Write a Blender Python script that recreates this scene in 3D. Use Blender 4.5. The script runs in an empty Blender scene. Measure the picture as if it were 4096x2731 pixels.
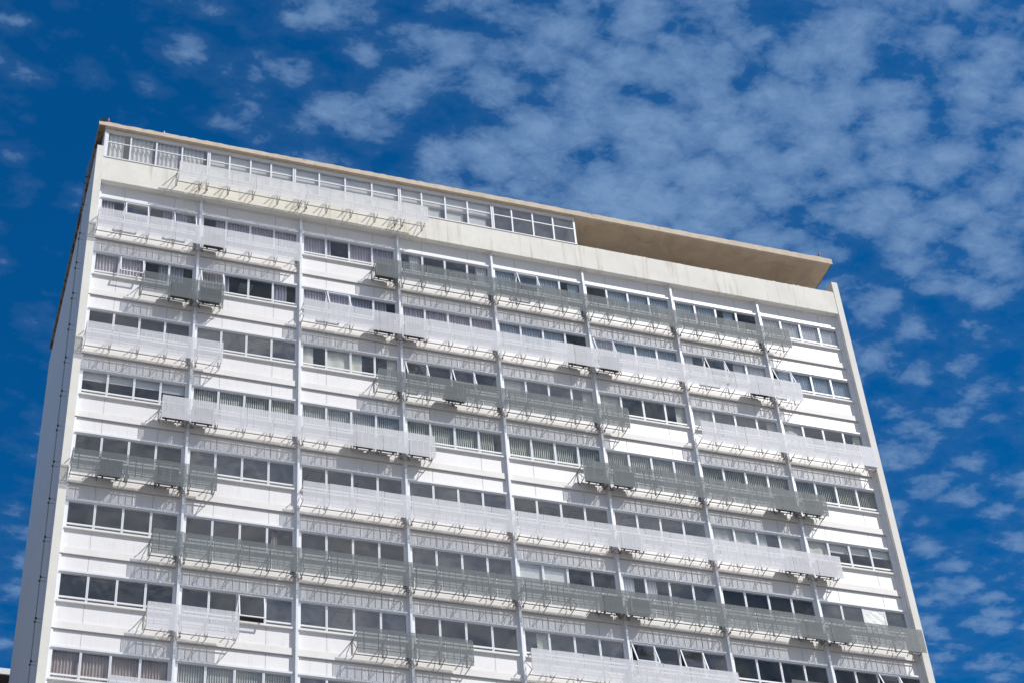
import bpy, math, random
from mathutils import Matrix, Vector
random.seed(7)
S = bpy.context.scene
COL = S.collection
ZS = 60.92                     # height of the first window head above the street
H = 3.2338                     # storey height

# ------------------------------------------------------------------ camera
R = [[0.9470674143973584, -0.31408498708403343, -0.06643744031134931],
     [-0.16028245458455054, -0.6419140247653075, 0.7498372620522099],
     [-0.2781597514721586, -0.6994976809811639, -0.6582781683778677]]
cd = bpy.data.cameras.new('camera'); cam = bpy.data.objects.new('camera', cd); COL.objects.link(cam)
m = Matrix(R).transposed().to_4x4()
m.translation = Vector((-4.5433, -58.4043, -59.3190 + ZS))
cam.matrix_world = m
cd.sensor_width = 36; cd.lens = 66.034; cd.clip_start = 0.1; cd.clip_end = 4000
S.camera = cam

# ------------------------------------------------------------------ light
SUN = Vector((1.0, -1.0, 1.5)).normalized()
elev = math.asin(SUN.z); azim = math.atan2(SUN.x, SUN.y)
sl = bpy.data.lights.new('sun', 'SUN'); sl.energy = 4.8; sl.angle = math.radians(0.5); sl.color = (1.0, 0.965, 0.92)
so = bpy.data.objects.new('sun', sl); COL.objects.link(so)
so.rotation_euler = SUN.to_track_quat('Z', 'Y').to_euler(); so.location = (60, -60, 120)
S.view_settings.view_transform = 'Standard'; S.view_settings.look = 'None'
S.view_settings.exposure = -0.13; S.view_settings.gamma = 1.0

w = bpy.data.worlds.new('World'); S.world = w; w.use_nodes = True
nt = w.node_tree; N = nt.nodes; L = nt.links; N.clear()
def nd(tree, t, **kw):
    n = tree.nodes.new(t)
    for k, v in kw.items(): setattr(n, k, v)
    return n
def mth(tree, op, a, b=None, clamp=False):
    n = tree.nodes.new('ShaderNodeMath'); n.operation = op; n.use_clamp = clamp
    for i, v in enumerate((a, b)):
        if v is None: continue
        if isinstance(v, (int, float)): n.inputs[i].default_value = v
        else: tree.links.new(v, n.inputs[i])
    return n.outputs[0]
def ramp(tree, fac, pts):
    n = tree.nodes.new('ShaderNodeValToRGB'); cr = n.color_ramp
    while len(cr.elements) < len(pts): cr.elements.new(0.5)
    for e, (p, c) in zip(cr.elements, pts):
        e.position = p; e.color = (c, c, c, 1) if isinstance(c, (int, float)) else (*c, 1)
    tree.links.new(fac, n.inputs[0]); return n.outputs[0]
sky = nd(nt, 'ShaderNodeTexSky', sky_type='NISHITA', sun_disc=False, sun_elevation=elev, sun_rotation=azim)
sky.air_density = 1.0; sky.dust_density = 0.3; sky.ozone_density = 3.0; sky.altitude = 900
tint = nd(nt, 'ShaderNodeMix', data_type='RGBA', blend_type='MULTIPLY'); tint.inputs[0].default_value = 1
L.new(sky.outputs[0], tint.inputs[6])
tc = nd(nt, 'ShaderNodeTexCoord'); sep = nd(nt, 'ShaderNodeSeparateXYZ'); L.new(tc.outputs['Generated'], sep.inputs[0])
zz = mth(nt, 'MAXIMUM', sep.outputs[2], 0.06)
px = mth(nt, 'DIVIDE', sep.outputs[0], zz); py = mth(nt, 'DIVIDE', sep.outputs[1], zz)
cmb = nd(nt, 'ShaderNodeCombineXYZ'); L.new(px, cmb.inputs[0]); L.new(py, cmb.inputs[1])
P = cmb.outputs[0]
mp = nd(nt, 'ShaderNodeMapping'); L.new(P, mp.inputs[0]); mp.inputs['Rotation'].default_value = (0, 0, math.radians(-12)); mp.inputs['Scale'].default_value = (1.0, 1.25, 1); mp.inputs['Location'].default_value = (3.1, 1.7, 0)
def noise(tree, vec, scale, detail, rough, dist=0.0, out=0):
    n = tree.nodes.new('ShaderNodeTexNoise'); n.inputs['Scale'].default_value = scale; n.inputs['Detail'].default_value = detail
    n.inputs['Roughness'].default_value = rough; n.inputs['Distortion'].default_value = dist
    if vec is not None: tree.links.new(vec, n.inputs['Vector'])
    return n.outputs[out]
vw = nd(nt, 'ShaderNodeVectorMath', operation='ADD'); L.new(mp.outputs[0], vw.inputs[0])
vs = nd(nt, 'ShaderNodeVectorMath', operation='SCALE'); vs.inputs['Scale'].default_value = 0.05
L.new(noise(nt, mp.outputs[0], 22.0, 4, 0.6, 0.0, 1), vs.inputs[0]); L.new(vs.outputs[0], vw.inputs[1])
vo = nd(nt, 'ShaderNodeTexVoronoi', feature='SMOOTH_F1'); vo.inputs['Scale'].default_value = 25.0; vo.inputs['Smoothness'].default_value = 0.35; L.new(vw.outputs[0], vo.inputs['Vector'])
puff = mth(nt, 'SUBTRACT', 1.0, mth(nt, 'MULTIPLY', vo.outputs['Distance'], 1.1))
nA = noise(nt, mp.outputs[0], 24.0, 9, 0.58, 0.25)
nB = noise(nt, mp.outputs[0], 62.0, 9, 0.66, 0.5)
nC = noise(nt, mp.outputs[0], 5.0, 3, 0.5, 0.2)
def blob(cx, cy, rad, gain):
    v = nd(nt, 'ShaderNodeVectorMath', operation='DISTANCE'); L.new(P, v.inputs[0]); v.inputs[1].default_value = (cx, cy, 0)
    mr = nd(nt, 'ShaderNodeMapRange', interpolation_type='SMOOTHSTEP'); L.new(v.outputs['Value'], mr.inputs[0])
    mr.inputs[1].default_value = 0; mr.inputs[2].default_value = rad; mr.inputs[3].default_value = gain; mr.inputs[4].default_value = 0
    return mr.outputs[0]
dens = mth(nt, 'ADD', mth(nt, 'MULTIPLY', nA, 0.36), mth(nt, 'MULTIPLY', nB, 0.22))
dens = mth(nt, 'ADD', dens, mth(nt, 'MULTIPLY', nC, 0.16))
dens = mth(nt, 'ADD', dens, mth(nt, 'MULTIPLY', puff, 0.30))
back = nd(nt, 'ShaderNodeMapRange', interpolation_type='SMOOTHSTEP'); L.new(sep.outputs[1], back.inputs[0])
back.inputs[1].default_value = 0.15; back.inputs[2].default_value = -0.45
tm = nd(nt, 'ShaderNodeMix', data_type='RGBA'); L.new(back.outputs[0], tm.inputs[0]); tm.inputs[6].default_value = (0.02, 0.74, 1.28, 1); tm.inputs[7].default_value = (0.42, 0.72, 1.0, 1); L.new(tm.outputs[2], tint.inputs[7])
for b in ((0.50, 0.80, 0.36, 0.125), (0.44, 0.92, 0.15, 0.09), (0.30, 0.84, 0.12, 0.03), (0.085, 0.835, 0.06, 0.035), (0.21, 0.865, 0.045, 0.08), (-0.06, 1.15, 0.40, -0.15), (0.03, 0.88, 0.26, -0.075),
          (0.72, 0.80, 0.28, 0.05), (1.0, 1.2, 0.4, 0.02), (0.66, 0.98, 0.09, -0.05), (0.02, 0.95, 0.05, 0.05), (0.47, 0.98, 0.12, 0.05)):
    dens = mth(nt, 'ADD', dens, blob(*b))
dens = mth(nt, 'ADD', dens, mth(nt, 'MULTIPLY', back.outputs[0], 0.09))  # extra unseen cloud behind the camera, added to lift fill light on the facade
cl = ramp(nt, dens, ((0.40, 0.0), (0.515, 0.09), (0.56, 0.34), (0.63, 0.66), (0.78, 1.0)))
cl = mth(nt, 'MULTIPLY', cl, mth(nt, 'ADD', 0.50, mth(nt, 'MULTIPLY', noise(nt, mp.outputs[0], 70.0, 9, 0.68, 0.9), 0.95)), clamp=True)
cc = nd(nt, 'ShaderNodeMix', data_type='RGBA'); L.new(back.outputs[0], cc.inputs[0]); cc.inputs[6].default_value = (1.85, 3.25, 5.7, 1); cc.inputs[7].default_value = (6.3, 6.5, 7.0, 1)  # added rear clouds are whiter and brighter, for fill and grey glass reflections
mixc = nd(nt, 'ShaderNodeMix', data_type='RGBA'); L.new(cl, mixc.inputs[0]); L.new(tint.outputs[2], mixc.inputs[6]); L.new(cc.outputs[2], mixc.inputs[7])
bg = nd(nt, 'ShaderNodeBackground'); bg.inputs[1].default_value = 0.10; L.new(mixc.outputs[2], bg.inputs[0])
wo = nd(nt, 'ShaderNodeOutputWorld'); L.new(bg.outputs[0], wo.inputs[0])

# ------------------------------------------------------------------ materials
def srf(name, col, rough=0.6, metal=0.0, var=0.0, vscale=3.0, streak=None, stain=None, bump=0.0, bscale=60):
    m = bpy.data.materials.new(name); m.use_nodes = True; t = m.node_tree; p = t.nodes['Principled BSDF']
    p.inputs['Roughness'].default_value = rough; p.inputs['Metallic'].default_value = metal
    c = nd(t, 'ShaderNodeRGB'); c.outputs[0].default_value = (*col, 1); out = c.outputs[0]
    co = nd(t, 'ShaderNodeTexCoord').outputs['Object']
    def mixin(fac, colr, o, gain):
        x = nd(t, 'ShaderNodeMix', data_type='RGBA'); t.links.new(mth(t, 'MULTIPLY', fac, gain), x.inputs[0]); t.links.new(o, x.inputs[6])
        x.inputs[7].default_value = (*colr, 1); return x.outputs[2]
    if var:
        f = ramp(t, noise(t, co, vscale, 6, 0.6), ((0.35, 0.0), (0.7, 1.0)))
        out = mixin(f, tuple(v * (1 - var) for v in col), out, 1.0)
    for s in (streak or []):
        mpn = nd(t, 'ShaderNodeMapping'); t.links.new(co, mpn.inputs[0]); mpn.inputs['Scale'].default_value = s[1]; mpn.inputs['Location'].default_value = (s[4], 0, 0)
        f = ramp(t, noise(t, mpn.outputs[0], s[2], 5, 0.6, 0.1), ((s[3], 0.0), (s[3] + 0.16, 1.0)))
        out = mixin(f, s[0], out, s[5])
    for s in (stain or []):
        f = ramp(t, noise(t, co, s[1], 6, 0.65, 0.6), ((s[2], 0.0), (s[2] + 0.08, 1.0)))
        out = mixin(f, s[0], out, s[3])
    t.links.new(out, p.inputs['Base Color'])
    if bump:
        b = nd(t, 'ShaderNodeBump'); b.inputs['Strength'].default_value = bump; b.inputs['Distance'].default_value = 0.02
        t.links.new(noise(t, co, bscale, 4, 0.6), b.inputs['Height']); t.links.new(b.outputs[0], p.inputs['Normal'])
    return m
PANEL = srf('white_panel', (0.82, 0.81, 0.81), 0.42, var=0.07, vscale=0.8, streak=[((0.60, 0.585, 0.56), (4, 1, 0.45), 2.0, 0.56, 0.0, 0.42), ((0.68, 0.60, 0.50), (9, 1, 0.3), 2.0, 0.69, 7.0, 0.5)])
JOINT = srf('panel_joint', (0.42, 0.42, 0.44), 0.7)
FRAME = srf('white_aluminium', (0.78, 0.80, 0.84), 0.35, var=0.05, vscale=2)
EDGE = srf('white_slab_edge', (0.80, 0.78, 0.76), 0.6, var=0.08, vscale=2.0, streak=[((0.6, 0.57, 0.52), (4, 1, 0.4), 2.0, 0.58, 3.0, 0.4)])
CREAM = srf('stained_cream_render', (0.80, 0.78, 0.715), 0.85, var=0.10, vscale=1.2, bump=0.35, bscale=25,
            streak=[((0.50, 0.44, 0.33), (2.2, 1, 0.16), 1.6, 0.55, 5.0, 0.6), ((0.42, 0.28, 0.14), (6.5, 1, 0.14), 1.4, 0.66, 1.0, 0.8), ((0.78, 0.78, 0.74), (1.6, 1, 0.6), 1.5, 0.55, 9.0, 0.6)],
            stain=[((0.30, 0.25, 0.18), 7.0, 0.73, 0.5)])
PIER = srf('cream_render', (0.77, 0.755, 0.70), 0.85, var=0.08, vscale=1.5, bump=0.3, bscale=25, streak=[((0.52, 0.46, 0.34), (7, 1, 0.25), 1.3, 0.66, 2.0, 0.6)], stain=[((0.3, 0.27, 0.22), 5.0, 0.74, 0.6)])
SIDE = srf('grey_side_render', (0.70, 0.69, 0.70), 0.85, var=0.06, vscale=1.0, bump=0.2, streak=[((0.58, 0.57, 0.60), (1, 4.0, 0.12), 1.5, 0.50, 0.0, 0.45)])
SLAB = srf('weathered_concrete', (0.66, 0.565, 0.45), 0.9, var=0.18, vscale=2.5, bump=0.4, bscale=30,
           streak=[((0.36, 0.28, 0.20), (3.5, 1, 1.2), 2.2, 0.60, 4.0, 0.5), ((0.64, 0.57, 0.47), (1.5, 1, 0.8), 1.5, 0.56, 1.0, 0.5)], stain=[((0.12, 0.09, 0.07), 3.2, 0.62, 0.7), ((0.34, 0.19, 0.08), 2.2, 0.72, 0.6)])
SOFFIT = srf('soffit_concrete', (0.62, 0.50, 0.37), 0.9, var=0.20, vscale=1.3, bump=0.2, bscale=30, stain=[((0.42, 0.26, 0.11), 0.7, 0.62, 0.6), ((0.10, 0.085, 0.07), 1.3, 0.655, 0.7), ((0.40, 0.32, 0.24), 0.45, 0.52, 0.45)])
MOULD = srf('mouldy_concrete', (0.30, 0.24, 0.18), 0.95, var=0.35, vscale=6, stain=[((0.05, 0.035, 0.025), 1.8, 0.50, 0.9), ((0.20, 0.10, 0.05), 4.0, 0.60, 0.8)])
ROOM = srf('room_plaster', (0.66, 0.65, 0.62), 0.9, var=0.08)
FLOORM = srf('room_floor', (0.42, 0.38, 0.33), 0.5)
LOUV = srf('white_slat_paint', (0.80, 0.80, 0.83), 0.45, var=0.06, vscale=1.5)
LOUVT = srf('bright_white_slat_paint', (0.84, 0.84, 0.83), 0.5, var=0.08, vscale=3)
LOUVD = srf('grey_slat_paint', (0.185, 0.208, 0.212), 0.45, var=0.08, vscale=1.5)
BARW = srf('bracket_paint', (0.42, 0.41, 0.40), 0.5, var=0.15, vscale=6)
BARD = srf('dark_bracket_paint', (0.20, 0.22, 0.22), 0.5, var=0.15, vscale=6)
RAIL = srf('sash_rail_paint', (0.76, 0.79, 0.80), 0.4)
CABLE = srf('cable_black', (0.03, 0.03, 0.035), 0.6)
STEEL = srf('grey_steel', (0.30, 0.32, 0.33), 0.5, metal=0.3)
RUST = srf('rusty_box', (0.42, 0.27, 0.17), 0.85, var=0.4, vscale=20)
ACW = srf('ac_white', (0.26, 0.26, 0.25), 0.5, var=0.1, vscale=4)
ACD = srf('ac_dark_grille', (0.06, 0.06, 0.065), 0.6)
ACG = srf('ac_coil', (0.055, 0.055, 0.06), 0.6)
RED = srf('red_glass', (0.55, 0.02, 0.03), 0.2)
LEAF = srf('palm_leaf', (0.10, 0.24, 0.04), 0.5, var=0.3, vscale=20)
WEED = srf('weed', (0.09, 0.11, 0.04), 0.8, var=0.4, vscale=15)
POT = srf('pot_clay', (0.30, 0.17, 0.11), 0.8)
YLEAF = srf('yellow_leaf', (0.45, 0.45, 0.10), 0.6, var=0.3, vscale=15)
SHEET = srf('crumpled_sheet', (0.78, 0.79, 0.78), 0.25)
ASPH = srf('asphalt', (0.055, 0.055, 0.055), 0.9, var=0.2, vscale=0.4)
GROUND = srf('dry_ground', (0.30, 0.26, 0.21), 0.95, var=0.25, vscale=0.05)
PAVE = srf('pavement', (0.42, 0.40, 0.37), 0.9, var=0.15, vscale=0.6)
NEI = srf('neighbour_dark', (0.12, 0.11, 0.10), 0.8); NEIW = srf('neighbour_white', (0.75, 0.76, 0.78), 0.6)
def cloth(name, col, trans=0.14):
    m = bpy.data.materials.new(name); m.use_nodes = True; t = m.node_tree; t.nodes.clear()
    d = nd(t, 'ShaderNodeBsdfDiffuse'); d.inputs[0].default_value = (*col, 1)
    tr = nd(t, 'ShaderNodeBsdfTranslucent'); tr.inputs[0].default_value = (*col, 1)
    x = nd(t, 'ShaderNodeMixShader'); x.inputs[0].default_value = trans; t.links.new(d.outputs[0], x.inputs[1]); t.links.new(tr.outputs[0], x.inputs[2])
    o = nd(t, 'ShaderNodeOutputMaterial'); t.links.new(x.outputs[0], o.inputs[0]); return m
CV = cloth('violet_curtain', (0.68, 0.62, 0.66)); CB = cloth('pale_blue_curtain', (0.90, 0.91, 0.93)); CG = cloth('green_cream_blind', (0.72, 0.75, 0.66), 0.2)
CC = cloth('cream_curtain', (0.80, 0.79, 0.70)); CN = cloth('brown_curtain', (0.50, 0.42, 0.38)); CW = cloth('white_roller', (0.90, 0.90, 0.88), 0.2); CT = cloth('cream_wavy_curtain', (0.95, 0.94, 0.91), 0.2)
def glass(name, tr, gl, f0):
    m = bpy.data.materials.new(name); m.use_nodes = True; t = m.node_tree; t.nodes.clear()
    a = nd(t, 'ShaderNodeBsdfTransparent'); a.inputs[0].default_value = (*tr, 1)
    g = nd(t, 'ShaderNodeBsdfGlossy'); g.inputs[0].default_value = (*gl, 1); g.inputs['Roughness'].default_value = 0.03
    co = nd(t, 'ShaderNodeTexCoord').outputs['Object']
    b = nd(t, 'ShaderNodeBump'); b.inputs['Strength'].default_value = 0.3; b.inputs['Distance'].default_value = 0.02; t.links.new(noise(t, co, 0.9, 2, 0.5), b.inputs['Height']); t.links.new(b.outputs[0], g.inputs['Normal'])
    ge = nd(t, 'ShaderNodeNewGeometry'); dp = nd(t, 'ShaderNodeVectorMath', operation='DOT_PRODUCT'); t.links.new(ge.outputs['Normal'], dp.inputs[0]); t.links.new(ge.outputs['Incoming'], dp.inputs[1])
    cs = mth(t, 'SUBTRACT', 1.0, mth(t, 'ABSOLUTE', dp.outputs['Value']))
    f = mth(t, 'ADD', mth(t, 'MULTIPLY', mth(t, 'POWER', cs, 5.0), 1.0 - f0), f0, clamp=True)
    dd = nd(t, 'ShaderNodeBsdfDiffuse'); dd.inputs[0].default_value = (0.5, 0.5, 0.48, 1)
    x = nd(t, 'ShaderNodeMixShader'); t.links.new(f, x.inputs[0]); t.links.new(a.outputs[0], x.inputs[1]); t.links.new(g.outputs[0], x.inputs[2])
    dirt_haze = mth(t, 'MULTIPLY', ramp(t, noise(t, co, 0.8, 7, 0.65, 0.8), ((0.38, 0.1), (0.62, 1.0))), 0.9 * f0)  # patchy dirt film; its pale variation also paints in cloud-streak reflection haze
    y = nd(t, 'ShaderNodeMixShader'); t.links.new(dirt_haze, y.inputs[0]); t.links.new(x.outputs[0], y.inputs[1]); t.links.new(dd.outputs[0], y.inputs[2])
    o = nd(t, 'ShaderNodeOutputMaterial'); t.links.new(y.outputs[0], o.inputs[0]); return m
GLASS = glass('window_glass', (0.975, 0.98, 0.985), (0.9, 0.96, 1.0), 0.058)
GLB = glass('window_glass_dark', (0.84, 0.88, 0.91), (0.9, 0.97, 1.0), 0.03)
GLC = glass('window_glass_bright', (0.965, 0.97, 0.975), (0.95, 0.98, 1.0), 0.10)

# ------------------------------------------------------------------ mesh helpers
class MB:
    def __init__(s): s.v = []; s.f = []; s.mi = []; s.mats = []
    def m(s, mat):
        if mat not in s.mats: s.mats.append(mat)
        return s.mats.index(mat)
    def box(s, x0, x1, y0, y1, z0, z1, mat):
        s.hexa([(x0, y0, z0), (x1, y0, z0), (x1, y1, z0), (x0, y1, z0), (x0, y0, z1), (x1, y0, z1), (x1, y1, z1), (x0, y1, z1)], mat)
    def hexa(s, pts, mat):
        b = len(s.v); s.v += [tuple(p) for p in pts]; i = s.m(mat)
        for q in ((0, 3, 2, 1), (4, 5, 6, 7), (0, 1, 5, 4), (1, 2, 6, 5), (2, 3, 7, 6), (3, 0, 4, 7)):
            s.f.append(tuple(b + k for k in q)); s.mi.append(i)
    def bar(s, a, c, w, mat, h=None, n=4):
        a = Vector(a); c = Vector(c); d = (c - a).normalized(); up = Vector((0, 0, 1)) if abs(d.z) < 0.9 else Vector((0, 1, 0))
        u = d.cross(up).normalized(); v = u.cross(d); h = h or w; b = len(s.v); i = s.m(mat)
        for o in (a, c):
            for k in range(n):
                t = 2 * math.pi * (k + 0.5) / n; q = math.sqrt(2) if n == 4 else 1
                s.v.append(tuple(o + u * math.cos(t) * w / 2 * q + v * math.sin(t) * h / 2 * q))
        for k in range(n):
            s.f.append((b + k, b + (k + 1) % n, b + n + (k + 1) % n, b + n + k)); s.mi.append(i)
        s.f.append(tuple(b + k for k in reversed(range(n)))); s.mi.append(i); s.f.append(tuple(b + n + k for k in range(n))); s.mi.append(i)
    def tube(s, pts, w, mat, n=6):
        for a, c in zip(pts, pts[1:]): s.bar(a, c, w, mat, n=n)
    def grid(s, rows, mat):
        b = len(s.v); i = s.m(mat); nr = len(rows); nc = len(rows[0])
        for r in rows: s.v += [tuple(p) for p in r]
        for r in range(nr - 1):
            for c in range(nc - 1):
                s.f.append((b + r * nc + c, b + r * nc + c + 1, b + (r + 1) * nc + c + 1, b + (r + 1) * nc + c)); s.mi.append(i)
    def lathe(s, prof, mat, c=(0, 0, 0), n=12):
        s.grid([[(c[0] + r * math.cos(2 * math.pi * k / n), c[1] + r * math.sin(2 * math.pi * k / n), c[2] + z) for k in range(n + 1)] for r, z in prof], mat)
    def build(s, name, parent=None, smooth=False, off=(0, 0, 0), label=None):
        if not s.f: return None
        me = bpy.data.meshes.new(name); ox, oy, oz = off
        me.from_pydata([(x - ox, y - oy, z - oz) for x, y, z in s.v], [], s.f)
        for mt in s.mats: me.materials.append(mt)
        me.polygons.foreach_set('material_index', s.mi)
        if smooth: me.polygons.foreach_set('use_smooth', [True] * len(s.f))
        me.update(); o = bpy.data.objects.new(name, me); COL.objects.link(o)
        if parent: o.parent = parent
        else: o.location = off
        if label: o['label'] = label
        return o
def tag(o, label, cat, group=None, kind=None):
    if label: o['label'] = label
    if cat: o['category'] = cat
    if group: o['group'] = group
    if kind: o['kind'] = kind
    return o
def thing(name, loc, label, cat, group=None):
    o = bpy.data.objects.new(name, None); COL.objects.link(o); o.location = loc; o.empty_display_size = 0.3
    return tag(o, label, cat, group)

# ------------------------------------------------------------------ ground
g = MB(); g.box(-1500, 1500, -1500, 1500, -1.0, 0.0, GROUND); tag(g.build('ground'), None, None, kind='structure')
g = MB(); g.box(-200, 240, -34, -22, 0.004, 0.008, ASPH); tag(g.build('road'), None, None, kind='structure')
g = MB(); g.box(-200, 240, -22, -0.6, 0.004, 0.13, PAVE); tag(g.build('pavement'), None, None, kind='structure')

# ------------------------------------------------------------------ building
B = thing('apartment_block', (0, 0, 0), 'tall white slab block with ribbon windows, slatted sunshades and a thin concrete roof', 'building')
XL, XR = 0.12, 35.73
FIN = [4.54, 9.03, 13.50, 17.97, 22.44, 26.89, 31.40]
BAYS = list(zip([XL + 0.0] + FIN, FIN + [XR]))
def zr(k, dz): return ZS - k * H + dz
Y1 = 14.7
a = MB(); a.box(-0.20, 0.115, -0.32, Y1, 0, ZS + 2.88, SIDE)
a.v += []; ob = a.build('side_wall', B, label='shaded grey left end wall')
# front face of the piers carries the cream render
a = MB(); a.box(-0.198, 0.117, -0.323, -0.318, 0.1, ZS + 2.878, PIER); a.box(0.112, 0.119, -0.322, 0.04, 0.1, ZS + 0.8, FRAME); a.build('pier_front', B)
a = MB(); a.box(XR + 0.005, 36.05, -0.32, Y1, 0, ZS + 2.92, PIER); a.build('side_wall', B, label='cream right end wall')
a = MB(); a.box(0.12, XR, -0.30, -0.05, ZS + 0.80, ZS + 2.22, CREAM)
for i in range(60):   # chipped cap along the parapet
    x = 22.6 + i * 0.2185; hh = random.uniform(0.01, 0.045); a.box(x, x + random.uniform(0.12, 0.218), -0.29 + random.uniform(0, .02), -0.06, ZS + 2.219, ZS + 2.22 + hh, PIER)
a.build('parapet', B, label='cream rendered parapet with rust-brown streaks')
a = MB(); a.box(0.12, XR, -0.05, 0.10, ZS + 0.80, ZS + 1.40, SIDE); a.box(0.12, XR, -0.049, Y1 - .2, ZS + 1.15, ZS + 1.40, SIDE); a.build('roof_terrace', B)
a = MB(); a.box(0.05, 0.12, -0.22, Y1 - 0.5, ZS + 2.80, ZS + 4.02, SIDE); a.box(22.24, 22.30, -0.2, 5, ZS + 1.40, ZS + 4.02, PIER)
a.box(0.13, 22.2, -0.15, 5.9, ZS + 3.95, ZS + 4.0, ROOM); a.box(22.30, 35.4, 5.0, 5.2, ZS + 1.40, ZS + 4.015, PIER); a.box(0.12, 22.24, 6.0, 6.1, ZS + 1.4, ZS + 4.015, ROOM); a.box(0.12, 35.4, Y1 - .6, Y1 - .4, ZS + 1.4, ZS + 4.015, PIER)
a.build('penthouse_wall', B)
# roof slab: front edge climbs slightly in thickness to the right, edge faces and soffit weathered differently
a = MB(); x0, x1, y0, y1 = -0.25, 35.95, -0.50, 15.1
nx = 180; top = []; 
for i in range(nx + 1):
    t = i / nx; top.append((x0 + (x1 - x0) * t, ZS + 4.25 + 0.11 * t + random.uniform(-0.02, 0.02), ZS + 4.03 - 0.015 * t + random.uniform(-0.005, 0.005)))
for (xa, ta, ba), (xb, tb, bb) in zip(top, top[1:]):
    a.hexa([(xa, y0, ba), (xb, y0, bb), (xb, y0 + 0.12, bb), (xa, y0 + 0.12, ba), (xa, y0, ta), (xb, y0, tb), (xb, y0 + 0.12, tb), (xa, y0 + 0.12, ta)], SLAB)
a.box(x0 + 0.01, x1 - 0.01, y0 + 0.119, y1, ZS + 4.022, ZS + 4.24, SOFFIT)
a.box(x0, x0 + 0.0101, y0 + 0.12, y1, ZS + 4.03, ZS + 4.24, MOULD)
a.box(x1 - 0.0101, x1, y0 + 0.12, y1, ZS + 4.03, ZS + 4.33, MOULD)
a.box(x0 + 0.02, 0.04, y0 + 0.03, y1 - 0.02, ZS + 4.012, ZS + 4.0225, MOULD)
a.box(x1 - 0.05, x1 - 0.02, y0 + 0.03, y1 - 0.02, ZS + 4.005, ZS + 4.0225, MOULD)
a.build('roof', B, label='thin weathered concrete roof slab overhanging on every side')

# mullions (fins)
for x in FIN:
    a = MB(); a.box(x - 0.045, x + 0.045, -0.15, 0.05, 0.2, ZS + 0.797, FRAME); a.box(x - 0.115, x + 0.115, -0.005, 0.09, 0.2, ZS + 0.798, FRAME)
    a.box(x - 0.075, x + 0.075, -0.03, -0.004, 0.2, ZS + 0.796, FRAME)
    a.build('mullion', B)
NROW = 8
# spandrels per storey
for k in range(NROW):
    a = MB(); e = MB()
    for i, (xa, xb) in enumerate(BAYS):
        xa2 = xa + (0.0 if i == 0 else 0.10); xb2 = xb - (0.09 if i < 7 else 0.0)
        za = zr(k, 0.045); zb = zr(k, 0.80)
        a.box(xa2, xb2, 0.05, 0.11, za, zb, PANEL)                               # above the window
        a.box(xa2, xb2, 0.05, 0.11, zr(k, -2.16), zr(k, -1.27), PANEL)             # below the sill
        w_ = xb2 - xa2
        for j, (f1, f2) in enumerate(((0.255, 0.76), (0.255, 0.76))):
            lo, hi = ((za, zb - 0.05), (zr(k, -2.15), zr(k, -1.34)))[j]
            for f in (f1, f2): a.box(xa2 + w_ * f - 0.009, xa2 + w_ * f + 0.009, 0.046, 0.051, lo, hi, JOINT)
        # thin trim round the panels
        a.box(xa2, xb2, 0.02, 0.051, zb - 0.045, zb + 0.001, FRAME)
        a.box(xa2, xb2, 0.035, 0.051, zr(k, -2.16), zr(k, -2.14), JOINT)
        # slab edge
        e.box(xa2 - 0.02, xb2 + 0.02, -0.03, 0.12, zr(k, -2.46), zr(k, -2.165), EDGE)
        e.box(xa2 - 0.02, xb2 + 0.02, 0.0, 0.12, zr(k, -2.49), zr(k, -2.4605), JOINT)
    # jambs on the piers
    a.box(XL, XL + 0.10, 0.0, 0.10, zr(k, -2.43), zr(k, 0.797), FRAME); a.box(XR - 0.12, XR, -0.02, 0.10, zr(k, -2.43), zr(k, 0.797), FRAME); a.box(XR - 0.05, XR, -0.10, -0.019, zr(k, -2.43), zr(k, 0.797), FRAME)
    a.build('spandrel', B); e.build('slab_edge', B)

# interior
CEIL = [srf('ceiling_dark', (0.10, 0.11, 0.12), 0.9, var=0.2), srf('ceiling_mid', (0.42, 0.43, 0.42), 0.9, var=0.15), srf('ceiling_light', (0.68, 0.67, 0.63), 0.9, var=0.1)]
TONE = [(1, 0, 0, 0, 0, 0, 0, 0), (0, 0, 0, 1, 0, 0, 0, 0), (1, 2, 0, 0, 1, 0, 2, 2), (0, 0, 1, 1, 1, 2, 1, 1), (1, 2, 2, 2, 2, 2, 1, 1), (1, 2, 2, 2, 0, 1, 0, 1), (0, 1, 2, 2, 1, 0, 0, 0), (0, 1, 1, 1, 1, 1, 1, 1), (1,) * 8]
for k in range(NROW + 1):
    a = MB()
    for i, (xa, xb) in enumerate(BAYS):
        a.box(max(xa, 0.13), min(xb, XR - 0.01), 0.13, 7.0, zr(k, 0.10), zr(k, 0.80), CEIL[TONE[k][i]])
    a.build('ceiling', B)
    a = MB(); a.box(0.13, XR - 0.01, 0.125, 7.0, zr(k, 0.8005), zr(k, 0.86), FLOORM); a.build('floor', B)
a = MB()
for i, x in enumerate(FIN):
    if i % 2: a.box(x - 0.05, x + 0.05, 0.16, 7.0, zr(NROW, -2.3), ZS + 0.85, ROOM)
a.box(0.13, XR - 0.01, 6.9, 7.1, zr(NROW, -2.3), ZS + 0.85, ROOM); a.build('inner_wall', B)
a = MB()
for k in range(NROW, 19):
    zb = ZS - k * H
    if zb - 2.4 < 0.2: break
    for i, (xa, xb) in enumerate(BAYS):
        a.box(xa + 0.1, xb - 0.09, 0.05, 0.11, zb + 0.05, zb + 0.8, PANEL); a.box(xa + 0.1, xb - 0.09, 0.05, 0.11, zb - 2.16, zb - 1.27, PANEL)
        a.box(xa + 0.08, xb - 0.07, -0.03, 0.12, zb - 2.46, zb - 2.165, EDGE); a.box(xa + 0.1, xb - 0.09, 0.03, 0.09, zb - 1.265, zb + 0.045, CG)
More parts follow.
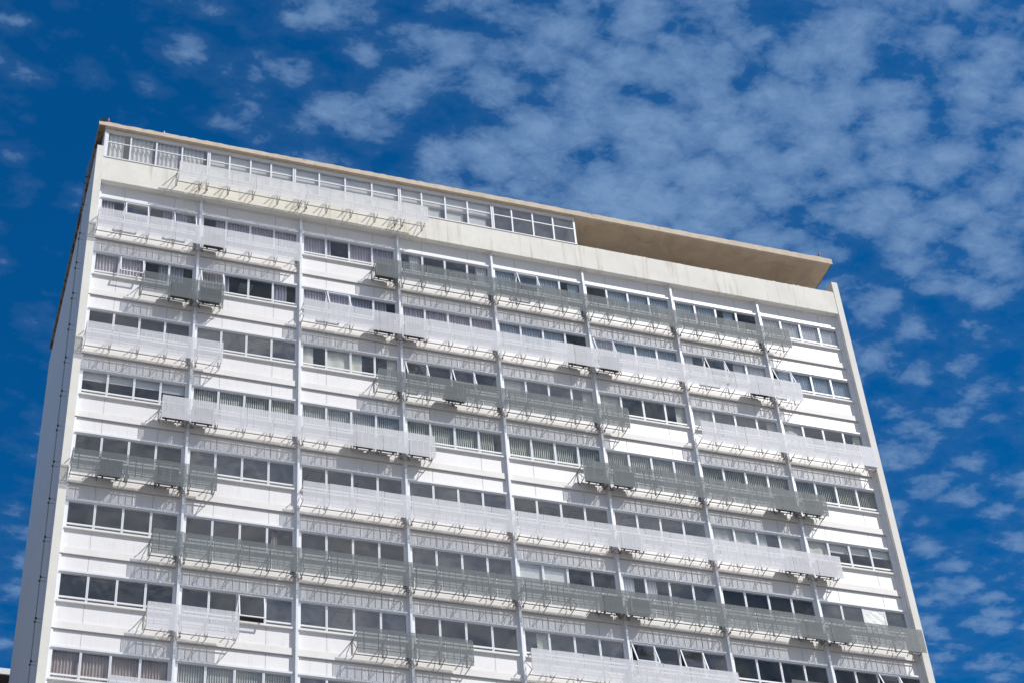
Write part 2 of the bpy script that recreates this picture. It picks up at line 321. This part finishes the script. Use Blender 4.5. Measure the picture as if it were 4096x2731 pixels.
a.box(0.13, XR - 0.01, 0.2, 7.0, 0.05, zr(NROW, -2.5), ROOM)
a.build('lower_facade', B)
a = MB(); a.box(0.115, XR + 0.01, Y1 - 0.3, Y1 - 0.02, 0.05, ZS + 2.5, SIDE); a.build('rear_wall', B)

# windows -----------------------------------------------------------
CUR = [
 ["p.qp", "qPPP", "PsPP", "d..d", "B.Bd", ".BBB", "BBd.", "BBBB"],
 ["PPqp", "Ps.p", "PPPp", "PPPP", "BBB.", "BBBB", "b.dB", "dBBB"],
 ["....", "....", "cCck", "....", "C..k", "C..k", "C..k", "C..k"],
 ["VVVV", "GGGG", "GGGG", "GGGg", "GGGG", "GGGG", "GGGG", "GGGG"],
 ["....", "....", "....", "....", "....", "....", "CCcC", "CVVV"],
 ["....", "...n", "....", "....", "WW..", "bb..", "....", "...."],
 ["....", "....", "....", "....", "k...", "....", "....", "...."],
 ["NNNN", "GGGG", "....", "....", "....", "....", "....", "...."]]
OPEN = {(0, 0, 1), (0, 0, 3), (0, 4, 1), (1, 0, 1), (1, 1, 0), (1, 2, 1), (1, 5, 0), (1, 6, 1), (1, 7, 0), (2, 3, 0), (2, 3, 2), (6, 1, 2), (6, 5, 0), (6, 5, 2), (6, 7, 2)}
def pleat(mb, x0, x1, z0, z1, y, mat, per=0.125, amp=0.035):
    n = max(8, int((x1 - x0) / per * 8)); ph = random.uniform(0, 6)
    r = [[], []]
    for i in range(n + 1):
        x = x0 + (x1 - x0) * i / n
        s = math.sin(2 * math.pi * x / per + ph + 0.5 * math.sin(x * 5)); yy = y + amp * s
        r[0].append((x, yy, z0)); r[1].append((x + 0.012 * math.sin(x * 21), yy * 1.0, z1))
    mb.grid(r, mat)
def vblind(mb, x0, x1, z0, z1, y, mat, per=0.09, ang=40):
    x = x0 + per / 2; c = math.cos(math.radians(ang)) * 0.046; s = math.sin(math.radians(ang)) * 0.046
    while x < x1:
        j = random.uniform(-.006, .006)
        mb.grid([[(x - c, y - s + j, z0), (x + c, y + s + j, z0)], [(x - c, y - s + j, z1), (x + c, y + s + j, z1)]], mat); x += per
for k in range(NROW):
    for i, (xa, xb) in enumerate(BAYS):
        x0 = xa + (0.10 if i == 0 else 0.115); x1 = xb - (0.115 if i < 7 else 0.12)
        z0 = zr(k, -1.25); z1 = zr(k, 0.0)
        fr = MB()
        fr.box(x0, x1, -0.06, 0.10, zr(k, -0.035), zr(k, 0.0445), FRAME)      # projecting head
        fr.box(x0, x1, -0.01, 0.09, zr(k, -0.085), zr(k, -0.0355), FRAME)
        fr.box(x0, x1, -0.055, 0.10, zr(k, -1.335), zr(k, -1.255), EDGE)      # sill
        fr.box(x0, x1, 0.0, 0.09, zr(k, -1.2545), zr(k, -1.215), FRAME)
        pw = (x1 - x0) / 4; gl = MB(); ra = MB()
        for j in range(5):
            xm = x0 + pw * j; w2 = 0.042 if 0 < j < 4 else 0.03
            xm = min(max(xm, x0 + 0.03), x1 - 0.03)
            fr.box(xm - w2, xm + w2, 0.0, 0.088, zr(k, -1.216), zr(k, -0.084), FRAME)
            if 0 < j < 4: fr.box(xm - 0.006, xm + 0.006, -0.003, 0.0, zr(k, -1.21), zr(k, -0.09), JOINT)
        wo = fr.build('window', B); runs = []
        for j in range(4):
            pa = x0 + pw * j + (0.042 if j else 0.06); pb = x0 + pw * (j + 1) - (0.042 if j < 3 else 0.06)
            if (k, i, j) in OPEN:
                sh = MB(); ang = math.radians(random.uniform(17, 23) if (k, i, j) != (6, 1, 2) else 13); zt = zr(k, -0.09); hgt = 1.13
                def q(x, d, t): return (x, -0.015 - d * math.sin(ang) - t * math.cos(ang) * 1.0, zt - d * math.cos(ang) + t * math.sin(ang))
                def pl(xa_, xb_, d0, d1, t0, t1, mt):
                    sh.hexa([q(xa_, d1, t1), q(xb_, d1, t1), q(xb_, d1, t0), q(xa_, d1, t0), q(xa_, d0, t1), q(xb_, d0, t1), q(xb_, d0, t0), q(xa_, d0, t0)], mt)
                pl(pa, pb, 0, 0.04, 0, 0.03, FRAME); pl(pa, pb, hgt - 0.045, hgt, 0, 0.03, FRAME)
                pl(pa - .015, pa + 0.035, 0.0, hgt, -0.002, 0.032, FRAME); pl(pb - 0.035, pb + .015, 0.0, hgt, -0.002, 0.032, FRAME)
                pl(pa + 0.03, pb - 0.03, 0.035, hgt - 0.04, 0.012, 0.018, GLASS)
                sh.build('open_sash', wo, label='white top-hung sash tilted open')
            else:
                if runs and runs[-1][2] == j - 1: runs[-1][1] = pb + 0.01; runs[-1][2] = j
                else: runs.append([pa - 0.01, pb + 0.01, j])
            if not (k == 6 and i == 1 and j == 2):
                ra.box(pa - 0.002, pb + 0.002, 0.004, 0.06, zr(k, -1.125), zr(k, -1.055), RAIL)
        for ga, gb, _ in runs:
            gl = MB(); gl.box(ga, gb, 0.030, 0.036, zr(k, -1.22), zr(k, -0.08), (GLB if random.random() < .55 else GLASS) if TONE[k][i] == 0 else ((GLC if random.random() < .75 else GLASS) if TONE[k][i] == 2 else (GLASS if random.random() < .6 else GLC))); gl.build('glass', wo)
        ra.build('rail', wo)
        cu = MB(); lab = None
        for j in range(4):
            pa = x0 + pw * j + 0.01; pb = x0 + pw * (j + 1) - 0.01; t = CUR[k][i][j]
            za = zr(k, -1.7); zb = zr(k, 0.06); W_ = pb - pa; yy = 0.17
            span = {'p': (0, .6), 'q': (.6, 1), 's': (0, .25), 'b': (0, .55), 'd': (.45, .95), 'g': (0, .7), 'c': (0, .5), 'k': (.55, 1), 'n': (.2, .4)}.get(t, (0, 1))
            qa = pa + W_ * span[0]; qb = pa + W_ * span[1]
            if t in 'Ppqs': pleat(cu, qa, qb, za, zb, yy, CV, 0.125, 0.05); lab = 'violet-grey pleated curtain'
            elif t in 'Bb': pleat(cu, qa, qb, za, zb, yy, CB, 0.125, 0.045); lab = 'pale blue-white pleated curtain'
            elif t == 'd': pleat(cu, qa, qb, za, zb, yy, CB, 0.10, 0.03); lab = 'sheer white curtain'
            elif t in 'Gg': vblind(cu, qa, qb, za, zb, yy, CG, ang=35 + 10 * random.random()); lab = 'greenish cream vertical blind'
            elif t in 'Cck': pleat(cu, qa, qb, za, zb, yy, CC, 0.5, 0.02); lab = 'flat cream curtain'
            elif t in 'Nn': pleat(cu, qa, qb, za, zb, yy + .03, CN, 0.11, 0.03); lab = 'brownish curtain'
            elif t == 'V': cu.box(pa, pb, yy, yy + 0.004, zr(k, -0.42 - 0.12 * random.random()), zb, CW); lab = 'half-lowered white roller blind'
            elif t == 'W': cu.box(pa, pb, 0.10, 0.104, zr(k, -1.2), zr(k, -0.05), CW); lab = 'closed white roller blind'
        cu.build('curtain', wo, smooth=(lab and 'blind' not in lab), label=lab)
# ceiling lights seen through the glass
for k, x, y in ((4, 12.0, 0.95), (4, 9.9, 0.75), (4, 19.9, 0.9), (4, 21.2, 0.9), (2, 7.3, 0.9), (1, 1.8 + 5, 0.8), (4, 23.5, 0.7), (6, 11.0, 0.9)):
    a = MB(); z = zr(k, 0.1)
    a.box(x - 0.3, x + 0.3, y - 0.3, y + 0.3, z - 0.02, z + 0.002, STEEL)
    for q in range(5): a.box(x - 0.28, x + 0.28, y - 0.27 + q * 0.12, y - 0.22 + q * 0.12, z - 0.05, z - 0.0201, CW)
    a.build('ceiling_light', B)

# penthouse windows
GR = [[0.10, 1.24, 2.38, 3.53, 4.66], [4.66, 5.68, 6.64, 7.58, 8.58], [8.58, 9.82, 11.04, 12.30, 13.55], [13.55, 14.69, 15.83, 16.92, 18.07], [18.07, 19.11, 20.15, 21.17, 22.30]]
zb0, zt0, ztr = ZS + 2.22, ZS + 4.02, ZS + 3.26
for gi, gx in enumerate(GR):
    fr = MB(); gl = MB(); cu = MB(); ra = MB()
    fr.box(gx[0] + (0.0 if gi else -0.03), gx[-1] - 0.001, -0.30, -0.18, zt0 - 0.13, zt0 - 0.001, FRAME)
    fr.box(gx[0], gx[-1] - 0.001, -0.27, -0.19, zt0 - 0.17, zt0 - 0.1305, FRAME)
    fr.box(gx[0], gx[-1] - 0.001, -0.33, -0.20, zb0 + 0.001, zb0 + 0.05, FRAME)
    for j, x in enumerate(gx[:-1]):
        ww = 0.075 if j == 0 else 0.035
        fr.box(x + (-0.03 if (j == 0 and gi == 0) else (0.0 if j == 0 else -ww)), x + (2 * ww if j == 0 else ww), -0.295, -0.20, zb0 + 0.05, zt0 - 0.17, FRAME)
        if j == 0: fr.box(x + 0.06, x + 0.09, -0.30, -0.295, zb0 + 0.05, zt0 - 0.17, JOINT) if gi else fr.box(x - 0.03, x + 0.05, -0.32, -0.295, zb0 + 0.0505, zt0 - 0.1305, FRAME)
    if gi == 4: fr.box(gx[-1] - 0.09, gx[-1] - 0.001, -0.297, -0.10, zb0 + 0.05, zt0 - 0.131, FRAME)
    for j in range(4):
        xa = gx[j] + (0.15 if j == 0 else 0.035); xb = gx[j + 1] - 0.035
        fr.box(xa, xb, -0.28, -0.22, ztr - 0.025, ztr + 0.025, FRAME)
        gl.box(xa - 0.005, xb + 0.005, -0.25, -0.245, zb0 + 0.04, zt0 - 0.165, GLC)
        if gi < 4: ra.box(xa + 0.02, xb - 0.02, -0.20, -0.17, zb0 + 0.16, zb0 + 0.21, RAIL)
        if gi == 0:
            pleat(cu, xa + 0.02, xb - (0.25 if j in (0,) else 0.1), zb0 - 0.1, zt0 - 0.1, -0.11, CT, 0.19, 0.045)
        elif gi < 4:
            cu.box(xa - 0.02, xb + 0.02, -0.14, -0.136, ztr - 0.22, zt0 - 0.05, CT)
            cu.box(xa + 0.0, xb - 0.14, -0.06, -0.056, zb0 + 0.0, ztr - 0.12, CW)
        else:
            pass
    wo = fr.build('window', B); gl.build('glass', wo); ra.build('rail', wo); cu.build('curtain', wo, label='cream curtain' if gi == 0 else 'pale roller blind')

# ------------------------------------------------------------------ sunshade screens
SCR_G = 'slatted sunshade screens bolted to the facade'
def bracket_mesh(mat):
    a = MB(); w = 0.028
    a.bar((0, -0.005, 0.0), (0, -0.005, 0.80), 0.05, mat)                 # wall post
    a.bar((0, -0.01, 0.015), (0, -0.64, 0.015), w, mat)
    a.bar((0, -0.01, 0.765), (0, -0.62, 0.765), w, mat)
    a.bar((0, -0.01, 0.76), (0, -0.63, 0.03), w * 0.8, mat)
    return a
def screen(row, xa, xb, dark, label, y0=0.05, ztop=-1.315, zbot=-2.45, mat=None, width=0.0320, zarm=-2.24):
    zt = zr(row, ztop); zb = zr(row, zbot); zl = zr(row, zarm); mat = mat or (LOUVD if dark else LOUV); bm = BARD if dark else BARW
    yo = y0 - 0.71 - 0.05
    org = ((xa + xb) / 2, y0 - 0.4, zb)
    t = thing('sunshade_screen', org, label, 'sunshade', SCR_G)
    # slats split in panels about one window module wide
    x = xa; pitch = 0.0435
    mods = sorted({round(v, 3) for v in ([xa, xb] + [bx + 1.122 * q for bx in ([0.06] + FIN) for q in range(4)]) if xa <= v <= xb})
    mods = [v for n_, v in enumerate(mods) if n_ == 0 or v - mods[n_ - 1] > 0.25 or v in (xa, xb)]
    for pa, pb in zip(mods, mods[1:]):
        s = MB(); dz = random.uniform(-0.012, 0.012); dy = random.uniform(-0.006, 0.006); tw = random.uniform(0.93, 1.04); n = max(2, int(round((pb - pa) / pitch))); p_ = (pb - pa - 0.012) / n
        for q in range(n):
            c = pa + 0.006 + (q + 0.5) * p_ + random.uniform(-.0012, .0012)
            xl_, xr_, yl_, yr_ = c - width * tw / 2, c + width * tw / 2, yo + dy + 0.0065, yo + dy
            s.hexa([(xl_, yl_, zb + dz), (xr_, yr_, zb + dz), (xr_, yr_ + .002, zb + dz), (xl_, yl_ + .002, zb + dz), (xl_, yl_, zt + dz), (xr_, yr_, zt + dz), (xr_, yr_ + .002, zt + dz), (xl_, yl_ + .002, zt + dz)], mat)
        s.build('slat_panel', t, off=org)
    fr = MB(); yb = yo + 0.022
    fins = [v for v in FIN if xa + 0.2 < v < xb - 0.2]; cuts = [xa] + fins + [xb]
    for ca, cb in zip(cuts, cuts[1:]):
        a_ = ca + (0.0 if ca == xa else 0.10); b_ = cb - (0.0 if cb == xb else 0.10)
        for z_, h_ in ((zl + 0.77, 0.022), (zl + 0.015, 0.026), (zl + 0.13, 0.018)):
            fr.bar((a_, yb, z_), (b_, yb, z_), 0.022, bm, h=h_)
        fr.bar((a_, y0 - 0.30, zl - 0.004), (b_, y0 - 0.30, zl - 0.004), 0.03, bm)
        n = max(1, int(round((b_ - a_) / 0.262)))
        for q in range(n + 1):
            xx = a_ + (b_ - a_) * q / n
            fr.bar((xx, yb, zl - 0.05), (xx, yb, zl + 0.80), 0.020, bm)
    fr.build('frame', t, off=org)
    xs = [xa + 0.02, xb - 0.02] + [v + d for v in FIN for d in (-0.16, 0.16)] + [bx + 1.122 * q for bx in ([0.08] + FIN) for q in (1, 2, 3)]
    xs = sorted(v for v in xs if xa <= v <= xb); xs = [v for n_, v in enumerate(xs) if n_ == 0 or v - xs[n_ - 1] > 0.2]
    me = None
    for v in xs:
        if me is None:
            o = bracket_mesh(bm).build('bracket', t); me = o.data
        else:
            o = bpy.data.objects.new('bracket', me); COL.objects.link(o); o.parent = t
        o.location = (v - org[0], y0 - org[1], zl - org[2])
    for v in fins:   # junction boxes and looping cable beside the mullion
        c = MB()
        for d in (-0.2, 0.19):
            jb = MB(); jb.box(v + d - 0.022, v + d + 0.022, y0 - 0.12, y0 - 0.06, zl - 0.03, zl + 0.03, RUST); jb.build('junction_box', t, off=org)
        pts = [(v + 0.17 * math.cos(u), y0 - 0.22 - 0.02 * math.sin(2 * u), zl - 0.02 - 0.10 * math.sin(u)) for u in [math.pi * q / 8 for q in range(9)]]
        c.tube(pts, 0.014, CABLE, 5); c.build('cable', t, off=org)
    return t
A_ = 'window row down from the parapet'
screen(-1.0, 3.35, 14.72, False, 'bright white slatted screen on the cream parapet under the penthouse windows', y0=-0.30, ztop=-1.16, zbot=-2.25, mat=LOUVT, width=0.0335, zarm=-1.99)
screen(0, 0.13, 8.88, False, 'white slatted screen on the first window row down from the parapet, at the left end')
screen(0, 12.29, 32.48, True, 'grey slatted screen directly below the parapet, long, over the middle and right bays')
screen(1, 2.22, 5.62, True, 'short grey slatted screen at the left of the second window row, hiding two air conditioners')
screen(1, 9.06, 32.48, False, 'long white slatted screen on the second window row, from the second mullion rightward')
screen(2, 0.15, 5.69, False, 'white slatted screen on the third window row, at the left end wall')
screen(2, 12.27, 23.56, True, 'grey slatted screen on the third window row, under two panes tilted open')
screen(2, 27.0, 35.71, False, 'white slatted screen on the third window row, reaching the right end wall')
screen(3, 3.38, 14.62, False, 'white slatted screen on the fourth window row, right of the palm pot plant')
screen(3, 21.13, 32.49, True, 'grey slatted screen on the fourth window row, with four dark air conditioners showing')
screen(4, 0.15, 5.69, True, 'grey slatted screen on the fifth window row, at the left end wall')
screen(4, 9.09, 32.53, False, 'long white slatted screen on the fifth window row, from the second mullion rightward')
screen(5, 3.38, 35.74, True, 'longest grey slatted screen, crossing the sixth window row to the right end wall')
screen(6, 3.38, 6.75, False, 'short white slatted screen at the left of the seventh window row, beside an open pane')
screen(6, 11.18, 15.73, True, 'short grey slatted screen near the middle of the seventh window row')
screen(6, 18.06, 26.77, False, 'white slatted screen at the bottom of the photo, right of the fourth mullion')
screen(6, 29.1, 35.7, True, 'grey slatted screen cut by the bottom edge of the photo, at the right')
screen(7, 2.24, 9.0, False, 'white slatted screen cut by the bottom edge of the photo, at the left')

# ------------------------------------------------------------------ air conditioners
AC_G = 'air conditioner units standing in the sunshade brackets'
ORD = ['first', 'second', 'third', 'fourth', 'fifth', 'sixth', 'seventh', 'eighth']
def ac_meshes():
    w, h, d = 0.86, 0.66, 0.30; o = []
    b = MB(); b.box(-w/2, w/2, -d/2, d/2, 0.05, h, ACW); b.box(-w/2 - 0.006, w/2 + 0.006, -d/2 - 0.006, d/2 + 0.006, h - 0.02, h + 0.008, ACW)
    b.box(-w/2 + 0.03, w/2 - 0.03, d/2, d/2 + 0.006, 0.1, h - 0.06, ACG); b.box(-w/2 + 0.05, w/2 - 0.05, -d/2 + .03, d/2 - .03, 0.040, 0.0499, ACG)
    g = MB(); cx = -0.12; cz = h / 2 + 0.02
    g.box(-w/2 + 0.02, w/2 - 0.02, -d/2 - 0.004, -d/2 - 0.0005, 0.07, h - 0.03, ACG)
    for r in (0.25, 0.15, 0.05):
        pts = [(cx + r * math.cos(u), -d/2 - 0.012, cz + r * math.sin(u)) for u in [2 * math.pi * q / 20 for q in range(21)]]; g.tube(pts, 0.010, ACD, 4)
    for q in range(8):
        u = math.pi * q / 4; g.bar((cx, -d/2 - 0.012, cz), (cx + 0.26 * math.cos(u), -d/2 - 0.012, cz + 0.26 * math.sin(u)), 0.01, ACD)
    f = MB(); f.box(-0.035, 0.035, -d/2 - 0.03, d/2 + 0.03, 0.012, 0.0495, ACD)
    p = MB(); p.tube([(w/2, 0.05, 0.2), (w/2 + 0.10, 0.06, 0.16), (w/2 + 0.14, 0.12, 0.02), (w/2 + 0.12, 0.22, -0.05)], 0.03, ACD, 6)
    return b, g, f, p
acp = None
def place_ac(row, x, label, y=-0.42, z=-2.225, s=1.0):
    global acp
    loc = (x, y, zr(row, z)); t = thing('air_conditioner', loc, label, 'air conditioner', AC_G)
    if acp is None:
        b, g_, f, p = ac_meshes(); acp = [b.build('body', t), g_.build('fan_grille', t), f.build('foot', t), None, p.build('pipe', t)]
        acp[2].location.x = -0.26; f2 = acp[2].copy(); COL.objects.link(f2); f2.parent = t; f2.location.x = 0.26; acp[3] = f2
    else:
        for o in acp: c = o.copy(); COL.objects.link(c); c.parent = t
    return t
ACS = [(0, 5.13, 'r', 0, 'white'), (0, 12.78, 'l', 2, 'grey'), (1, 3.85, 'l', 0, 'grey'), (1, 5.10, 'r', 0, 'grey'), (1, 12.65, 'l', 2, 'white'), (1, 14.02, 'r', 2, 'white'), (1, 21.6, 'l', 4, 'white'), (1, 23.1, 'r', 4, 'white'), (1, 30.45, 'l', 6, 'white'),
       (2, 15.72, 'n', 3, 'grey'), (3, 3.90, 'l', 0, 'white'), (3, 5.05, 'r', 0, 'white'), (3, 11.67, 'l2', 2, 'white'), (3, 12.67, 'l1', 2, 'white'), (3, 14.0, 'r', 2, 'white'), (3, 21.75, 'l', 4, 'grey'), (3, 23.05, 'r', 4, 'grey'), (3, 30.6, 'l', 6, 'grey'), (3, 31.9, 'r', 6, 'grey'),
       (4, 1.65, 'n', 0, 'grey'), (4, 3.80, 'l', 0, 'grey'), (4, 22.98, 'r', 4, 'white'), (4, 30.5, 'l', 6, 'white'), (4, 31.9, 'r', 6, 'white'), (5, 21.77, 'l', 4, 'grey'), (5, 22.95, 'r', 4, 'grey'), (5, 30.65, 'l', 6, 'grey'), (5, 31.95, 'r', 6, 'grey')]
for row, x, sd, mu, scol in ACS:
    side = {'l': 'just left of', 'r': 'just right of', 'l1': 'just left of', 'l2': 'second unit left of'}.get(sd)
    if sd == 'n': lab = 'air conditioner behind grey screen, %s window row, standing away from any mullion' % ORD[row]
    else: lab = 'air conditioner behind %s screen, %s window row, %s %s mullion' % (scol, ORD[row], side, ORD[mu])
    place_ac(row, x, lab)

# ------------------------------------------------------------------ lightning conductor on the left end wall
T = thing('lightning_conductor', (-0.4, 0.9, 0), 'pair of thin cables on black insulated standoffs down the grey left end wall', 'lightning conductor')
A1 = [(1.20, 2.42), (1.34, .56), (1.245, -1.66), (1.066, -3.83), (.98, -5.52), (.837, -7.47), (.796, -9.23), (.60, -11.15), (.516, -12.91), (.393, -14.73), (.25, -16.52), (.20, -18.31), (.179, -20.04), (.10, -21.8), (.06, -23.6)]
zs = [2.42 - 1.83 * i for i in range(21)]
ca = [(-0.40, 1.30 - 0.078 * i, ZS + z) for i, z in enumerate(zs)]; cb = [(-0.40, 1.72 - 0.088 * i, ZS + z + .03) for i, z in enumerate(zs)]
for c in (ca, cb):
    m_ = MB(); m_.tube([(c[0][0] + .05, c[0][1] + .5, ZS + 4.0)] + c, 0.022, STEEL, 5); m_.build('cable', T, off=(-0.4, 0.9, 0))
sm = None
for p in ca + cb:
    if sm is None:
        q = MB(); q.bar((0.2, 0, 0), (0, 0, 0), 0.014, CABLE, n=5); q.lathe([(0.0001, -0.05), (0.035, -0.035), (0.045, 0), (0.035, 0.035), (0.0001, 0.05)], CABLE, n=10)
        o = q.build('standoff', T); sm = o.data
    else:
        o = bpy.data.objects.new('standoff', sm); COL.objects.link(o); o.parent = T
    o.location = (p[0] + 0.4, p[1] - 0.9, p[2])

# ------------------------------------------------------------------ roof odds and ends
def lamp(x, y, z, label):
    t = thing('obstruction_light', (x, y, z), label, 'warning light', 'red warning lights on the roof edge')
    a = MB(); a.bar((0, 0, 0), (0, 0, 0.10), 0.035, STEEL, n=8); a.lathe([(0.0001, 0.10), (0.05, 0.10), (0.055, 0.15), (0.0001, 0.15)], ACW, n=12); a.build('base', t)
    a = MB(); a.lathe([(0.045, 0.15), (0.058, 0.19), (0.05, 0.25), (0.028, 0.285), (0.0001, 0.295)], RED, n=14); a.build('lens', t, smooth=True)
    return t
lamp(0.14, -0.46, ZS + 4.255, 'small red warning light at the left corner of the roof edge beside the weeds')
lamp(35.32, -0.46, ZS + 4.355, 'small red warning light near the right corner of the roof edge')
a = MB(); a.lathe([(0.035, 0), (0.035, 0.12), (0.028, 0.14), (0.0001, 0.145)], SLAB, c=(2.63, -0.46, ZS + 4.25), n=10); tag(a.build('pipe_stub', off=(2.63, -0.42, ZS + 4.25)), 'short capped pipe stub standing on the roof edge right of the left warning light', 'pipe')
a = MB()
for i in range(170):
    x = random.gauss(-0.08, 0.10); x = min(max(x, -0.24), 0.16); y = random.uniform(-0.495, -0.44); l = random.uniform(0.06, 0.17); u = random.uniform(0, 6.28); s_ = random.uniform(0.3, 1.2)
    z = ZS + 4.24; d = (math.cos(u) * l * s_, math.sin(u) * l * s_, l)
    a.grid([[(x - .006, y, z), (x + .006, y + .004, z)], [(x - .005 + d[0] * .6, y + d[1] * .6, z + d[2] * .75), (x + .008 + d[0] * .6, y + d[1] * .6, z + d[2] * .75)], [(x + d[0], y + d[1], z + d[2] * .9), (x + d[0] + .002, y + d[1], z + d[2] * .9)]], WEED)
tag(a.build('weed_tuft', off=(-0.05, -0.35, ZS + 4.24)), 'low tuft of dark green weeds growing on the left corner of the roof', 'weeds')
a = MB(); a.lathe([(0.0001, 0), (0.05, 0), (0.06, 0.03), (0.03, 0.06), (0.0001, 0.062)], ACD, c=(35.72, -0.42, ZS + 4.35), n=10); tag(a.build('roof_drain', off=(35.72, -0.42, ZS + 4.35)), 'small black cap on the right end of the roof edge', 'drain cap')

# potted palm in the window of the fourth row
px_, pz_ = 0.60, zr(3, -1.42)
T = thing('potted_plant', (px_, 0.42, pz_), 'green spiky palm in a pot behind the leftmost pane of the fourth window row', 'plant')
a = MB(); a.box(-0.3, 0.5, -0.14, 0.16, -0.06, -0.001, ROOM); a.lathe([(0.0001, 0), (0.07, 0), (0.10, 0.16), (0.105, 0.17), (0.09, 0.17), (0.0001, 0.15)], POT, n=14); a.build('pot', T)
a = MB()
for i in range(34):
    u = random.uniform(0, 6.28); l = random.uniform(0.28, 0.46); up = random.uniform(0.25, 0.95); rows = []
    for q in range(7):
        t = q / 6; r = l * t * (0.45 + .5 * (1 - up)); z = 0.15 + l * (up * 1.4 * t - 0.75 * t * t); wd = 0.014 * (1 - t) ** .6 + .001
        c = (r * math.cos(u), max(r * math.sin(u) * .8, -0.17), z); rows.append([(c[0] - wd * math.sin(u), c[1] + wd * math.cos(u), c[2]), (c[0] + wd * math.sin(u), c[1] - wd * math.cos(u), c[2])])
    a.grid(rows, LEAF)
a.build('leaves', T)

# crumpled white sheet in a window of the sixth row
rows = []
nx_, nz_ = 26, 22; x0, x1, z0, z1 = 33.57, 34.55, zr(5, -1.22), zr(5, -0.09)
hm = {}
random.seed(11)
lines = [(random.uniform(-1, 1), random.uniform(-1, 1), random.uniform(0, 6), random.uniform(8, 20)) for _ in range(7)]
for j in range(nz_ + 1):
    r = []
    for i in range(nx_ + 1):
        x = x0 + (x1 - x0) * i / nx_; z = z0 + (z1 - z0) * j / nz_
        h = sum(abs(math.sin((a_ * (x - x0) + b_ * (z - z0)) * f_ + p_)) for a_, b_, p_, f_ in lines) * 0.006 + random.uniform(0, 0.006)
        r.append((x, 0.028 - h * 0.5, z))
    rows.append(r)
a = MB(); a.grid(rows, SHEET); a.box(x0, x1, 0.0262, 0.0285, z0, z1, SHEET)
tag(a.build('crumpled_sheet', off=(34.06, 0.03, z0)), 'crumpled white sheet covering one pane at the right end of the sixth window row', 'sheet')
# leaf caught in the screen
a = MB(); cx, cy, cz = 28.74, -0.735, ZS - 5.37
for i in range(9):
    u = random.uniform(0, 6.28); l = random.uniform(.06, .13)
    a.grid([[(cx, cy, cz), (cx + .001, cy, cz)], [(cx + l * .6 * math.cos(u - .35), cy - .01, cz + l * .6 * math.sin(u - .35)), (cx + l * .6 * math.cos(u + .35), cy - .012, cz + l * .6 * math.sin(u + .35))], [(cx + l * math.cos(u), cy - .004, cz + l * math.sin(u)), (cx + l * math.cos(u) + .001, cy - .004, cz + l * math.sin(u))]], YLEAF)
tag(a.build('dry_leaf', off=(cx, cy, cz)), 'yellow-green leaf caught on the white slats of the second window row, near the right', 'leaf')

# neighbouring block at the lower left
T = thing('neighbouring_block', (-16, 28, 0), 'dark block with a white roof fascia and louvres, glimpsed behind the left end wall', 'building')
zt = ZS - 8.42
a = MB(); a.box(-30, 30, -2, 18, 0, zt - 0.45, NEI); a.build('wall', T)
a = MB(); a.box(-30.5, 30.5, -2.9, -2.8, zt - 0.33, zt, NEIW); a.box(-30.5, 30.5, -2.799, 18.5, zt - 0.30, zt - 0.02, NEI); a.build('roof', T)
a = MB()
for i in range(40): a.box(-29.5, 29.5, -2.12, -2.0, zt - 1.6 - i * 0.16, zt - 1.52 - i * 0.16, ACD)
a.build('louvre', T)
